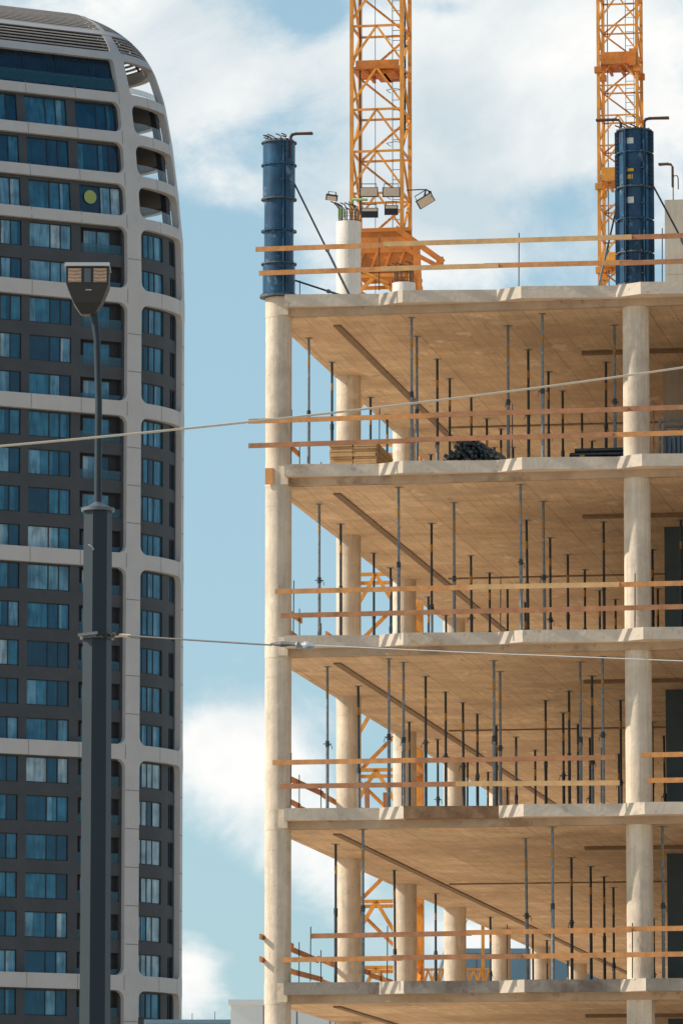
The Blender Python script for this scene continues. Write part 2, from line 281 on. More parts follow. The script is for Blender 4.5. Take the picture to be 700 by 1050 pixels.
# ------------------------------------------------------------------ concrete frame building (local axes: u along the front, v into depth)
TH = R(9.8); OX, OY = -1.2752, 114.2; RZ = -TH
def W(u, v, z=0.): return (OX+u*math.cos(TH)+v*math.sin(TH), OY-u*math.sin(TH)+v*math.cos(TH), z)
STO = 3.485; ZT = [22.03-STO*k for k in range(7)]           # tops of the slabs
SL = .38; BU = 7.27; BV = 7.53; NV = 9; UR = 21.9; VB = 62.5
bld = empty('concrete_building', 'unfinished multi-storey concrete building with round columns, open floors and orange guardrails', 'building', W(0,0), RZ)
VSH = .30                                                     # top slab lower-edge line
def slab(z, k):
    m = MB(); m.box(-.14, UR, -.16, VB, z-SL, z-.012)
    o = m.build('floor_slab', [M['slab']], bld)
    # soffit and floor finishes are faces of the slab
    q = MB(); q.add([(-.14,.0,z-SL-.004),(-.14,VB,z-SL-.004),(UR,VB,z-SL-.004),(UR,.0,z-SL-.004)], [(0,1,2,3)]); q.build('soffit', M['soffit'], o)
    q = MB(); q.add([(-.14,-.2,z-.006),(UR,-.2,z-.006),(UR,VB,z-.006),(-.14,VB,z-.006)], [(0,1,2,3)]); q.build('floor_surface', M['floor'], o)
    # saw-tooth upstand along the front edge
    per = BU/3; pts = []; u = .2; jog = .27; ph = 7.27-.33
    n0 = -3
    xs = [(.2, None)]
    front = []
    vbase = -.36
    def vl(u): return vbase - 0.0
    # long runs drift back toward camera-parallel, short faces step forward
    starts = [ph + per*i for i in range(-2,7)]                # starts of the short faces
    dr = .31                                                  # forward step of one short face
    cur = .2; v = -.44; front.append((cur, v))
    for s0 in starts:
        if s0 > UR-.6: break
        if s0 < .4: continue
        v2 = v + (s0-cur)*.132; front.append((s0, v2))
        v3 = v2 - dr*1.0; front.append((s0+.54, v3)); cur = s0+.54; v = v3
    v = v + (UR-cur)*.132; front.append((UR, v))
    f = MB(); H = .225
    for i,(a,b) in enumerate(zip(front, front[1:])):
        short = i % 2 == 1
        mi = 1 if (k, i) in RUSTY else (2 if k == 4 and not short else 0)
        f.add([(a[0],a[1],z-H),(b[0],b[1],z-H),(b[0],b[1],z+.02),(a[0],a[1],z+.02),
               (a[0],.1,z-H),(b[0],.1,z-H),(b[0],.1,z+.02),(a[0],.1,z+.02)],
              [(0,1,2,3),(3,2,6,7),(1,0,4,5),(0,3,7,4),(1,5,6,2)], mi)
    f.build('edge_upstand', [M['fascia'], M['rust'], M['fascia_dark']], o)
    j = MB()
    j.box(.95, 1.10, 1.0, 58, z-SL-.035, z-SL-.006)
    j.build('joint_strip', M['strip'], o)
    j = MB(); j.box(5.55, 20, 5.0, 5.25, z-SL-.07, z-SL-.006); j.build('cross_strip', M['strip'], o); j = MB(); j.box(1.2, 9, 14.8, 14.95, z-SL-.03, z-SL-.006); j.build('cross_strip', M['strip'], o)
    # thickened stub at the corner column
    c = MB(); c.cyl(0, 0, z-SL-.02, z+.015, .272, 36); c.box(.02, .24, -.268, .2, z-SL+.015, z+.012)
    c.build('corner_stub', M['column'], o)
    return o
RUSTY = {(3,2)}
for k, z in enumerate(ZT): slab(z, k)
random.seed(3)
for k in range(0, 7):
    z0 = 0.0 if k == 6 else ZT[k+1]
    z1 = ZT[k]-SL
    for nu in range(0, 4):
        for nv in range(0, NV):
            if nu >= 2 and nv > 3: continue
            if nu == 1 and nv in (2,): continue
            if nu == 0 and nv == 0: u, v = 0, 0
            else: u, v = (.15, nv*BV) if nu == 0 else (nu*BU+.02, nv*BV+(.10 if nv == 0 else .3))
            if k == 6 and nu: continue
            if k == 5 and nv > 3: continue
            c = MB()
            if k == 4 and nu == 1 and nv == 0:
                r = .30; h = .25; c.prism([(-.25,-.25),(.25,-.25),(.25,.25),(-.25,.25)], z0, z1); c.build('column', M['column'], bld, (u,v,0), .0); continue
            r = .267; c.cyl(0, 0, z0, z1, r, 40)
            c.cyl(0, 0, z1-.42, z1-.405, r+.003, 40)          # pour seam
            c.build('column', M['column'], bld, (u, v, 0), random.uniform(0,6.28))
for k in range(1,6):
    z0, z1 = ZT[k], ZT[k-1]-SL
    m = MB(); m.box(7.02, 13.6, 7.2, 7.5, z0, z1); m.box(7.02, 7.3, 7.5, 13.5, z0, z1)
    m.build('core_wall', M['navy' if k > 1 else 'core'], bld)
m = MB(); m.box(7.08, 13.5, 7.24, 7.54, ZT[0], 25.26); m.box(7.08, 7.38, 7.54, 13.5, ZT[0], 25.26)
for i in range(1,4): m.box(7.078, 13.5, 7.236, 7.3, ZT[0]+i*.8, ZT[0]+i*.8+.012)
m.build('core_wall', M['core'], bld)
for k in range(1,6):  # unseen walls added to keep daylight out of the right side
    m = MB(); m.box(14.6,14.9,1.2,58,ZT[k],ZT[k-1]-SL-.006); m.build('light_block_wall', M['core'], bld)
    m = MB(); m.box(9.5,13.6,22,22.3,ZT[k],ZT[k-1]-SL-.006); m.build('light_block_wall', M['core'], bld)
# roof columns already cast
for nv, zt in ((1, 25.05), (2, 25.05)):
    c = MB(); c.cyl(0,0,ZT[0],zt,.267,40); c.cyl(0,0,zt-.46,zt-.45,.271,40)
    c.build('column', M['column_grey'], bld, (.15, nv*BV, 0))
def starter(u, v, z, r, n, h, seed, spread=.0):
    random.seed(seed); m = MB()
    for i in range(n):
        a = 2*math.pi*i/n; hh = h*random.uniform(.8,1.05)
        x, y = u+r*math.cos(a), v+r*math.sin(a)
        dx, dy = random.uniform(-.04,.04), random.uniform(-.04,.04)
        m.tube([(x,y,z-.1),(x,y,z+hh*.7),(x-.05+dx,y+dy,z+hh),(x-.14+dx,y+dy,z+hh+.04)], .013, 6)
    for q in (.25,.6): 
        m.tube([(u+(r+.015)*math.cos(t*.5),v+(r+.015)*math.sin(t*.5),z+h*q) for t in range(14)], .006, 5)
    m.build('starter_bars', M['rebar'], bld)
starter(.15, BV, 25.05, .21, 12, .42, 1)
starter(.15, 2*BV, 25.05, .21, 12, .44, 2)
starter(0, 0, 25.2, .21, 11, .22, 3)
starter(BU, .1, 25.2, .21, 11, .16, 4)
m = MB()
for i in range(10):
    x = 7.25+i*.23; hgt = .55+.12*(i%3)
    m.tube([(x,7.38,25.2),(x,7.38,25.26+hgt-.06),(x+.02,7.38,25.26+hgt),(x+.09,7.38,25.26+hgt),(x+.11,7.38,25.26+hgt-.06),(x+.11,7.38,25.26+hgt-.3)], .012, 6)
m.build('starter_bars', M['rebar'], bld)
m = MB()
for a in (0, .5, 1.2): m.tube([(.15-.18+a*.1, BV-.2, 25.12),(.15-.18+a*.1,BV-.2,25.32)], .022, 8)
m.tube([(.15+.1,BV-.25,25.42),(.3,BV-.3,25.50),(.62,BV-.34,25.47)], .03, 6)
m.build('bar_caps', M['green'], bld)
# bent bar bundles lying out from the column heads
def bundle(u, v, z, sgn, ln, name='bent_bars'):
    m = MB()
    for i in range(5):
        o = (i-2)*.028
        m.tube([(u,v+o,z-.5),(u,v+o,z-.06),(u+sgn*.03,v+o,z-.01),(u+sgn*.1,v+o,z+.01*(i%3)),(u+sgn*ln,v+o,z+.012*(i%2))], .021, 6)
    m.build(name, M['rebar'], bld)
bundle(.27, -.15, 25.42, 1, .45)
bundle(BU-.24, -.05, 25.50, -1, .50)
bundle(BU+.24, -.05, 25.50, 1, .50)
bundle(7.25, 7.3, 26.05, -1, .30)
# orange corner board and stain at the second slab
m = MB(); m.box(-.22,-.06,-.30,-.262,ZT[1]-.36,ZT[1]-.03); m.build('corner_board', M['wood'], bld)

# ------------------------------------------------------------------ guardrails
def rail_board(m, u0, u1, v, za, zb, mi=0, w=.035, h=.105):
    m.bar((u0,v,za),(u1,v,zb), w, h, mi)
def guard_front(name_i, z, label, ups, lows, posts, tone):
    t = empty('guardrail', label, 'guardrail', W(0,0), RZ, 'timber guardrails along the slab edges')
    random.seed(name_i+5)
    for nm, segs in (('top_board', ups), ('middle_board', lows)):
        for i,(u0,u1,dz0,dz1,v,tn) in enumerate(segs):
            m = MB(); m.bar((u0,v,z+dz0),(u1,v,z+dz1), .035, .098); m.build(nm, M[tn], t)
    for u in posts:
        m = MB(); m.tube([(u,-.50,z+.03),(u+.01,-.505,z+1.12)], .011, 6); m.build('post', M['rod'], t)
V0 = -.53
Zr = ZT
guard_front(0, ZT[0], 'orange board guardrail around the roof slab, in front of both blue column forms',
   [(-.38,2.45,.95,.955,V0,'wood'),(2.25,7.3,.965,.95,V0-.04,'wood_pale'),(7.0,12,.95,.96,V0,'wood_red'),(11.8,19,.95,.95,V0-.04,'wood')],
   [(-.31,2.6,.455,.46,V0,'wood'),(2.2,4.6,.46,.45,V0-.04,'wood_pale'),(4.3,7.3,.465,.44,V0,'wood'),(7.05,12,.42,.44,V0-.04,'wood_red'),(11.8,19,.45,.45,V0,'wood')],
   (2.15,5.0,7.45,7.9,9.9,12.3), 0)
guard_front(1, ZT[1], 'weathered orange board guardrail one storey below the roof, before the plank stack',
   [(-.52,3.4,.90,.92,V0,'wood'),(3.2,7.2,.925,.935,V0-.04,'wood_red'),(6.95,11,.95,.95,V0,'wood_red'),(10.8,19,.95,.95,V0-.04,'wood')],
   [(-.52,2.9,.40,.42,V0,'wood_red'),(2.7,6.9,.43,.43,V0-.04,'wood_red'),(6.7,11,.43,.44,V0,'wood'),(10.8,19,.45,.45,V0-.04,'wood')],
   (.35,2.15,4.85,7.7,9.6,12), 0)
guard_front(2, ZT[2], 'orange board guardrail two storeys below the roof, running unbroken past the right column',
   [(.03,4.2,.90,.90,V0,'wood'),(4.0,7.0,.90,.89,V0-.04,'wood_pale'),(6.9,12,.89,.9,V0,'wood'),(11.8,19,.9,.9,V0-.04,'wood')],
   [(.15,5.0,.41,.42,V0,'wood_red'),(4.9,9.2,.41,.42,V0-.04,'wood_red'),(9,19,.42,.42,V0,'wood')],
   (.4,2.4,4.6,7.3,9.6,12), 0)
guard_front(3, ZT[3], 'board guardrail broken by a gap left of the right column, three storeys below the roof',
   [(-.01,3.0,.93,.93,V0,'wood'),(2.9,6.90,.92,.92,V0-.04,'wood_red'),(7.40,12,.96,.96,V0,'wood'),(11.8,19,.9,.9,V0-.04,'wood')],
   [(.13,3.8,.45,.44,V0,'wood_red'),(3.7,6.98,.44,.41,V0-.04,'wood_pale'),(7.52,12,.45,.45,V0,'wood'),(11.8,19,.45,.45,V0-.04,'wood')],
   (.35,2.6,4.9,6.6,9.6,12), 0)
guard_front(4, ZT[4], 'lowest board guardrail in view, its top board starting right of the corner column',
   [(.77,4.0,.93,.95,V0,'wood_red'),(3.9,7.2,.96,.98,V0-.04,'wood'),(7.0,12,1.0,1.0,V0,'wood'),(11.8,19,.9,.9,V0-.04,'wood')],
   [(.17,2.6,.46,.47,V0,'wood'),(2.4,5.0,.48,.48,V0-.04,'wood_red'),(4.8,12,.48,.51,V0,'wood'),(11.8,19,.45,.45,V0-.04,'wood')],
   (.75,2.3,4.7,7.2,9.6,12), 0)
WORDS = ['', 'top storey', 'second storey from top', 'third storey from top', 'fourth storey from top']
WORD = ['roof', 'top open storey', 'second open storey from the top', 'third open storey from the top', 'fourth open storey from the top']
for k in range(0,5):
    t = empty('guardrail', 'orange board guardrail running back along left edge of '+(WORDS[k] if k else 'the roof slab'), 'guardrail', W(0,0), RZ, 'timber guardrails along the left side')
    z = ZT[k]; random.seed(40+k)
    for nm, dz in (('top_board',.95),('middle_board',.47)):
        v = -.32 if k == 4 else .35
        i = 0
        while v < 58:
            v2 = v + random.uniform(3.2,4.4); m = MB(); jz = random.uniform(-.04,.03)
            if not (k == 1 and i == 1) and not (k == 2 and i == 1 and dz > .6) and not (k == 0 and i < 2 and dz > .6):
                m.bar((-.30-.04*(i%2), v, z+dz+jz), (-.30-.04*(i%2), v2, z+dz+jz+random.uniform(-.05,.05)), .035, .11)
                m.build(nm, M[('wood','wood_red','wood_pale')[i%2]], t)
            v = v2-.25; i += 1
            if i > 7: break
    for i in range(8):
        m = MB(); v = 1.3+i*2.6; m.tube([(-.27,v,z-.1),(-.27,v,z+1.1)], .011, 6); m.build('post', M['rod'], t)

# ------------------------------------------------------------------ props
HP = STO-SL
PM = {}
for var in range(3):
    lo_h = [1.55,1.75,1.35][var]; dk = [M['galv'],M['dark_steel'],M['galv']][var]
    a = MB(); a.cyl(0,0,.012,lo_h,.034,12); 
    b = MB(); b.cyl(0,0,lo_h,HP-.014,.027,12); 
    c = MB(); c.cyl(0,0,lo_h-.10,lo_h+.02,.042,12); c.bar((-.09,0,lo_h-.04),(.09,0,lo_h-.04),.016)
    c.tube([(.04,0,lo_h-.04),(.09,0,lo_h-.08),(.10,0,lo_h-.15)], .007, 6)
    d = MB(); d.box(-.07,.07,-.07,.07,HP-.014,HP-.006); e = MB(); e.box(-.07,.07,-.07,.07,.0,.012)
    y = MB(); y.cyl(0,0,HP-.62,HP-.46,.0285,12)
    PM[var] = [('outer_tube',a.mesh('outer_tube',dk)),('inner_tube',b.mesh('inner_tube',[M['galv'],M['dark_steel'],M['dark_steel']][var])),('collar',c.mesh('collar',M['dark_steel'])),
               ('head_plate',d.mesh('head_plate',M['galv'])),('base_plate',e.mesh('base_plate',M['dark_steel'])),('paint_band',y.mesh('paint_band',M['amber']))]
PROPS = {0:[(0.12,12.81),(0.13,5.55),(0.16,10.33),(0.16,18.94),(0.18,2.46),(1.8,18.1),(2.22,18.18),(2.25,13.79),(2.26,8.13),(2.35,15.33),(2.36,10.67),(2.4,5.53),(2.42,2.65),(2.67,0.4),(4.17,17.51),(4.46,1.71),(4.46,10.18),(4.47,4.65),(4.5,7.57),(4.52,13.01),(5.35,0.4),(5.87,6.5),(6.62,2.0)],
1:[(0.03,21.74),(0.2,12.81),(0.22,18.14),(0.24,10.28),(0.32,5.55),(0.39,2.53),(2.23,5.78),(2.25,16.99),(2.26,14.07),(2.3,11.07),(2.3,19.61),(2.4,0.39),(3.17,2.77),(4.31,5.64),(4.31,17.64),(4.4,8.45),(4.41,11.27),(4.45,13.88),(4.47,19.37),(4.89,0.41),(5.03,2.9),(5.67,17.58),(5.85,6.16),(6.35,10.74),(7.48,6.19)],
2:[(0.49,29.15),(0.58,24.99),(0.6,21.53),(0.61,12.86),(0.64,16.8),(0.71,1.69),(0.74,5.35),(2.18,0.49),(2.36,6.84),(2.36,11.42),(2.37,1.16),(2.41,3.79),(2.42,9.0),(2.43,13.89),(2.49,16.6),(2.5,19.72),(4.06,3.16),(4.13,17.1),(4.22,1.18),(4.22,8.91),(4.26,13.99),(4.27,11.47),(4.32,20.98),(4.97,7.1),(5.82,4.31),(5.82,9.12),(5.89,16.89),(5.91,1.71),(5.96,13.79),(6.48,0.83)],
3:[(0.01,43.6),(0.42,17.84),(0.53,25.84),(0.56,3.55),(0.65,10.64),(0.7,34.86),(0.88,30.94),(1.71,0.12),(4.42,26.98),(4.66,2.79),(4.72,16.55),(4.9,7.87),(4.91,13.35),(4.99,10.38),(5.54,0.12),(7.72,0.36)]}
ORD = ['first','second','third','fourth','fifth','sixth','seventh','eighth','ninth','tenth','eleventh','twelfth','thirteenth','fourteenth','fifteenth','sixteenth','seventeenth','eighteenth','nineteenth','twentieth','twenty-first','twenty-second','twenty-third','twenty-fourth','twenty-fifth','twenty-sixth','twenty-seventh','twenty-eighth','twenty-ninth','thirtieth','thirty-first','thirty-second']
random.seed(11)
for k, lst in PROPS.items():
    lst = [(max(u,.08), max(v,.12)) for u, v in lst]
    srt = sorted(lst, key=lambda p: W(*p)[0]/W(*p)[1])
    for i, (u, v) in enumerate(srt):
        var = 0 if v < 3.5 else random.choice((1,1,2))
        look = 'pale steel prop near the front edge' if v < 3.5 else ('dark steel prop at middle depth' if v < 12 else 'dark steel prop far inside')
        t = empty('steel_prop', look+', '+ORD[i]+' from left in '+WORDS[k+1], 'prop', W(u,v,ZT[k+1]), random.uniform(0,3.1), 'steel props in the '+WORD[k+1])
        if random.random() < .25: t.rotation_euler = (R(random.uniform(-.5,.5)), R(random.uniform(-.6,.6)), t.rotation_euler.z)
        for nm, me in PM[var]: link(nm, me, t)

# ------------------------------------------------------------------ blue column forms
def column_form(u, v, label, big):
    t = empty('column_form', label, 'column formwork', W(u,v,0), RZ, 'blue steel column forms on the roof')
    zs = [22.11,22.75,23.43,24.09,24.80,25.27]; r = .30
    for i,(a,b) in enumerate(zip(zs, zs[1:])):
        m = MB(); rr = r+((.03 if (i in (0,3,4)) else 0) if not big else .012)
        m.cyl(0,0,a,b,rr,40)
        m.build('shell_ring', M['blue'], t)
    for i, z in enumerate(zs):
        m = MB(); m.cyl(0,0,z-.012,z+.012,r+.065,40)
        for j in range(10):
            a = j*.63+.2; m.cyl((r+.04)*math.cos(a),(r+.04)*math.sin(a),z-.03,z+.035,.016,8)
        m.build('flange', M['blue_rim'] if i % 2 else M['blue'], t)
    for a in ((-R(62), R(118)) if not big else (R(182), R(-2), -R(50), -R(115))):
        m = MB(); c, s = math.cos(a), math.sin(a)
        for (z0, z1) in zip(zs, zs[1:]):
            for o in (-.018,.018):
                p = Vector((c*r*.9 - s*o, s*r*.9 + c*o, 0)); q = Vector((c*(r+.095) - s*o, s*(r+.095) + c*o, 0))
                m.bar(p+Vector((0,0,(z0+z1)/2)), q+Vector((0,0,(z0+z1)/2)), .014, z1-z0-.03)
        m.build('joint_rib', M['blue'], t)
        m = MB()
        nb = 14 if big and abs(s) < .1 else 9
        for j in range(nb):
            z = (25.2-j*.085) if nb == 14 else 22.3+j*.36
            w = .05 if nb == 14 else .022
            m.bar((c*(r+.055)+s*.06, s*(r+.055)-c*.06, z),(c*(r+.055)-s*.06, s*(r+.055)+c*.06, z), w, w*.9)
        m.build('clamp', M['dark_steel'] if nb==14 else M['blue_rim'], t)
    # stickers, facing the street
    def patch(a, z, w, h, mt, nm):
        m = MB(); n = 5; vs = []
        for i in range(n):
            b = a + (i/(n-1)-.5)*w/(r+.016)
            for zz in (z-h/2, z+h/2): vs.append((math.cos(b)*(r+.0165), math.sin(b)*(r+.0165), zz))
        m.add(vs, [(2*i,2*i+2,2*i+3,2*i+1) for i in range(n-1)]); m.build(nm, M[mt], t)
    if big:
        patch(-R(98),25.02,.13,.12,'white','sticker'); patch(-R(98),23.80,.13,.13,'white','sticker'); patch(-R(98),24.42,.13,.06,'yellow','sticker')
        for i, w_ in enumerate((.03,.03,.014,.014)): patch(-R(106)+i*.09,24.28,w_,.09,'yellow','stencil_mark')
    else:
        patch(-R(122),25.02,.11,.16,'lens','sticker'); patch(-R(65),24.93,.07,.08,'white','sticker'); patch(-R(122),24.6,.10,.1,'blue_rim','worn_patch')
    m = MB(); m.cyl(0,0,22.055,22.10,r+.09,32); m.build('base_ring', M['blue_rim'], t)
    return t
column_form(0, 0, 'blue steel column form standing on the left roof corner above the corner column', False)
column_form(BU+.02, .05, 'blue steel column form with pale stickers, on the right in front of the rear crane', True)
def brace(a, b, label, sag=0):
    a = Vector(W(*a)); b = Vector(W(*b)); t = empty('push_pull_brace', label, 'brace', tuple(b), 0, 'braces holding the column forms')
    a = a-b; mid = a*.45
    m = MB(); m.tube([(0,0,0), mid], .026, 8); m.build('outer_tube', M['galv'], t)
    m = MB(); m.tube([mid, a], .02, 8); m.build('inner_tube', M['dark_steel'], t)
    m = MB(); m.tube([mid*.94, mid*1.05], .042, 8); m.build('collar', M['galv'], t)
    m = MB(); m.box(-.07,.07,-.05,.05,-.02,.03); m.build('foot_plate', M['dark_steel'], t)
Z0 = ZT[0]
brace((.32,0,24.42),(1.42,.6,Z0+.02), 'long grey brace sloping down to the right from the left column form')
brace((.33,.05,22.42),(1.5,.45,Z0+.02), 'short low brace near the foot of the left column form')
brace((BU-.3,.1,23.95),(BU-.88,.9,Z0+.02), 'thin brace sloping down to the left behind the right column form')
brace((BU+.34,.1,24.25),(BU+1.45,.7,Z0+.02), 'long dark brace sloping down to the right from the right column form')

# ------------------------------------------------------------------ things on the floors
z = ZT[1]
t = empty('plank_stack', 'neat stack of pale yellow formwork boards behind the guardrail of the top open storey', 'timber stack', W(.88,1.0,z), RZ)
random.seed(5)
for i in range(13):
    m = MB()
    for j in range(2):
        dx = random.uniform(-.012,.012); m.box(j*.48+dx, j*.48+.47+dx, random.uniform(-.02,.02), 2.1+random.uniform(-.05,.05), i*.052, i*.052+.046)
    m.build('board_layer', M['wood_pale'], t)
t = empty('tube_pile', 'heaped pile of dark steel tubes seen end on, behind the guardrail', 'steel tubes', W(3.2,.45,z), RZ)
random.seed(8)
rows = [13,12,11,9,7,5,3]
for r_, n in enumerate(rows):
    m = MB()
    for i in range(n):
        x = .06+r_*.05+i*.098+random.uniform(-.03,.03) + (.0 if r_<2 else .05*r_*.4); y = random.uniform(-.12,.12); zz = .05+r_*.088
        zz += random.uniform(-.02,.03); x2 = x+random.uniform(-.3,.3); m.tube([(x,y,zz),(x2,y+2.2,zz)], .044, 10, caps=False); m.tube([(x,y+.012,zz),(x2,y+2.1,zz)], .030, 10, mi=1)
    m.build('tube_layer', [M['tube'], M['dark_steel']], t)
t = empty('prop_bundle', 'low bundle of dark steel props lying lengthwise, left of the right column', 'steel props', W(5.5,1.2,z), RZ)
for r_ in range(5):
    m = MB()
    for i in range(4-r_//2):
        m.tube([(-.02*i+.1*(r_),.1*i,.06+r_*.085),(1.45+.03*i,.1*i,.06+r_*.085)], .036, 8)
    m.build('prop_layer', M['dark_steel'], t)
m = MB(); m.bar((.55,-.06,.17),(.55,.42,.17),.1,.26); m.build('tie_strap', M['amber'], t)
t = empty('material_rack', 'tubular storage rack packed with upright dark posts, right of the right column', 'rack', W(7.62,1.3,z), RZ)
for u0,u1,zz in ((0,2.2,.98),(0,2.2,.1)):
    for v in (0,.8):
        m = MB(); m.tube([(u0,v,zz),(u1,v,zz)], .028, 8); m.build('rail', M['galv'], t)
for u0 in (0,1.1,2.2):
    for v in (0,.8):
        m = MB(); m.tube([(u0,v,0),(u0,v,1.02)], .028, 8); m.build('corner_post', M['galv'], t)
random.seed(9)
m = MB()
for i in range(46): m.box(.06+(i%23)*.092, .06+(i%23)*.092+.06, .12+.3*(i//23), .2+.3*(i//23), .02, random.uniform(.65,.85))
m.build('stored_posts', M['tarp'], t)
t = empty('form_panel', 'orange plywood form panel leaning behind the dark tube pile', 'form panel', W(3.15,2.6,z), RZ)
m = MB(); m.bar((0,0,0),(.05,.3,.55), .04, .9, up=(0,1,0)); m = MB(); m.add([(0,0,0),(.55,0,0),(.62,.25,.5),(.07,.25,.5),(0,.04,0),(.55,.04,0),(.62,.29,.5),(.07,.29,.5)], [(0,1,2,3),(7,6,5,4),(0,4,5,1),(1,5,6,2),(2,6,7,3),(3,7,4,0)])
m.build('plywood_sheet', M['wood'], t)
m = MB(); m.tube([(.1,-.15,0),(.5,.2,.62)], .03, 8); m.build('support_strut', M['dark_steel'], t)
# timber frame on the left edge of the third storey
z = ZT[3]
t = empty('timber_frame', 'brown timber trestle with two uprights behind the second column, third open storey', 'timber frame', W(-.28,12.6,z), RZ)
for x in (.0,.42): 
    m = MB(); m.bar((x,0,0),(x-.03,0,1.75-.25*(x>0)), .1,.06); m.build('upright', M['wood_red'], t)
for zz in (.62,.92):
    m = MB(); m.bar((-.12,-.06,zz),(.62,-.06,zz), .06,.09); m.build('crosspiece', M['wood_red'], t)
m = MB(); m.bar((-.1,.06,.2),(.6,.06,.9), .05,.08); m.build('diagonal_brace', M['wood'], t)

# ------------------------------------------------------------------ tower cranes
def crane(cx, cy, w, z_base, z_top, sec, phase, label, platforms, leg=.13):
    t = empty('tower_crane', label, 'tower crane', (cx,cy,0), RZ, 'orange tower crane masts')
    def mast(wd, za, zb, lg, sc, ph, nm):
        n = int((zb-za)/sc)+1; h = wd/2
        zz = za
        i = 0
        while zz < zb-.01:
            z2 = min(zz+sc, zb); m = MB(); d = max(.062, lg*.5)
            for x in (-h,h):
                for y in (-h,h): m.box(x-lg/2,x+lg/2,y-lg/2,y+lg/2,zz,z2)
            # street face: horizontals with inverted V; back face: long zigzag; sides: zigzag
            m.bar((-h,-h,z2),(h,-h,z2), d); m.bar((-h,-h,zz+.15*sc),(0,-h,z2), d); m.bar((h,-h,zz+.15*sc),(0,-h,z2), d)
            m.bar((-h,h,z2),(h,h,z2), d)
            if i % 2: m.bar((-h,h,zz),(h,h,z2), d)
            else: m.bar((h,h,zz),(-h,h,z2), d)
            for x in (-h,h):
                m.bar((x,-h,z2),(x,h,z2), d)
                if i % 2: m.bar((x,-h,zz),(x,h,z2), d)
                else: m.bar((x,h,zz),(x,-h,z2), d)
            m.build(nm, M['crane'], t); zz = z2; i += 1
    return t, mast
PX = lambda x: x
# near crane: street face at y about 164
cr_c = Vector((1.034,164.0)); off = Vector((math.sin(TH),math.cos(TH)))*.75
t, mast = crane(cr_c.x+off.x, cr_c.y+off.y, 1.49, 0, 44, 1.255, 0, 'orange lattice crane mast rising behind the left roof corner, floodlights at its foot', [])
mast(1.49, 31.6, 31.6+1.255*12, .105, 1.255, 0, 'mast_section')
mast(1.95, 0, 31.6, .20, 1.9, 0, 'base_section')
def local(t, m, nm, mt): return m.build(nm, M[mt] if isinstance(mt,str) else mt, t)
for zz, hh in ((37.85,.24),):
    m = MB(); m.box(-.62,.66,-.78,-.72,zz,zz+hh); m.box(-.66,.66,-.70,.66,zz-.02,zz); m.box(-.1,.5,-.60,.6,zz-.14,zz-.03)
    for x in (-.3,.2): m.bar((x,-.7,zz-.1),(x,.7,zz-.1),.08)
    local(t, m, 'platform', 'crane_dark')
m = MB(); m.box(-.62,1.05,-.95,-.85,31.75,32.95); m.box(-.62,.85,.85,.95,31.9,32.9)
m.box(-.62,1.1,-.85,.85,31.7,31.78); m.box(-.68,1.08,-.99,-.96,32.9,33.02)
m.box(-.60,1.0,-.98,-.955,32.28,32.36); m.box(-.60,1.0,-.98,-.955,31.76,31.84)
for i in range(5): m.bar((-.55+i*.4,-.97,31.75),(-.35+i*.4,-.97,32.3),.07)
m.bar((.6,-.97,33.0),(2.0,-.97,31.95),.16,.16); m.bar((1.9,-.97,31.75),(1.9,-.97,32.1),.2,.12)
m.bar((1.0,-.99,32.3),(1.9,-.99,31.8),.12,.12)
m.bar((1.2,-.97,32.5),(1.35,-.97,29.5),.2,.14)
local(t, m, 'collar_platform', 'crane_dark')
m = MB(); m.bar((-.9,-.9,32.0),(1.3,-.9,30.9),.1,.08); m.bar((-.7,-1.0,31.9),(.4,-1.0,31.35),.09,.07); local(t, m, 'collar_strut', 'crane')
m = MB()
for x in (.30,.62): m.tube([(x,.3,31.6),(x,.3,46.5)], .012, 5)
for i in range(50): m.tube([(.30,.3,31.7+i*.3),(.62,.3,31.7+i*.3)], .010, 5)
for i in range(9): m.tube([(.25,.25,32.5+i*1.6),(.2,-.2,32.5+i*1.6),(.5,-.4,32.5+i*1.6),(.7,-.1,32.5+i*1.6)], .010, 5)
local(t, m, 'ladder', 'rod')
m = MB(); m.tube([(-.52,-.6,0),(-.52,-.6,46.5)], .022, 6); m.tube([(-.2,.2,31),(-.2,.2,46.5)], .01, 5); m.tube([(.62,.6,36),(.74,-.1,38),(.62,.6,40)], .03, 6); m.tube([(.62,.6,41),(.74,-.1,43),(.62,.6,45)], .03, 6); local(t, m, 'power_cable', 'black')
t_crane = t
# rear crane
cr_c = Vector((11.385,230.0))
t2, mast2 = crane(cr_c.x+off.x, cr_c.y+off.y, 1.60, 0, 58, 1.262, 0, 'orange lattice crane mast farther back, seen behind the right blue column form', [])
mast2(1.60, 54.24-1.262*43, 54.24+1.262*3, .125, 1.262, 0, 'mast_section')
for zz, hh in ((52.6,.5),(47.7,.55),(44.2,.5)):
    m = MB(); m.box(-.7,.6,-.90,-.84,zz,zz+hh); m.box(-.72,.72,-.82,.72,zz-.03,zz); m.box(.5,.78,-.98,-.9,zz-.1,zz+hh+.1)
    for x in (-.4,.1,.5): m.bar((x,-.7,zz-.14),(x,.7,zz-.14),.1)
    for sx in (-.8,.8): m.box(sx-.15,sx+.15,-.95,-.65,zz-.35,zz-.1); m.box(sx-.13,sx+.13,.65,.95,zz-.35,zz-.1)
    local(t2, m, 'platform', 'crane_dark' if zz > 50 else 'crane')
m = MB()
for x in (.2,.55): m.tube([(x,.3,30),(x,.3,57)], .014, 5)
for i in range(88): m.tube([(.2,.3,30.2+i*.3),(.55,.3,30.2+i*.3)], .011, 5)
local(t2, m, 'ladder', 'rod')
m = MB(); m.tube([(-.45,-.5,0),(-.45,-.5,57.5)], .02, 6); local(t2, m, 'power_cable', 'black')

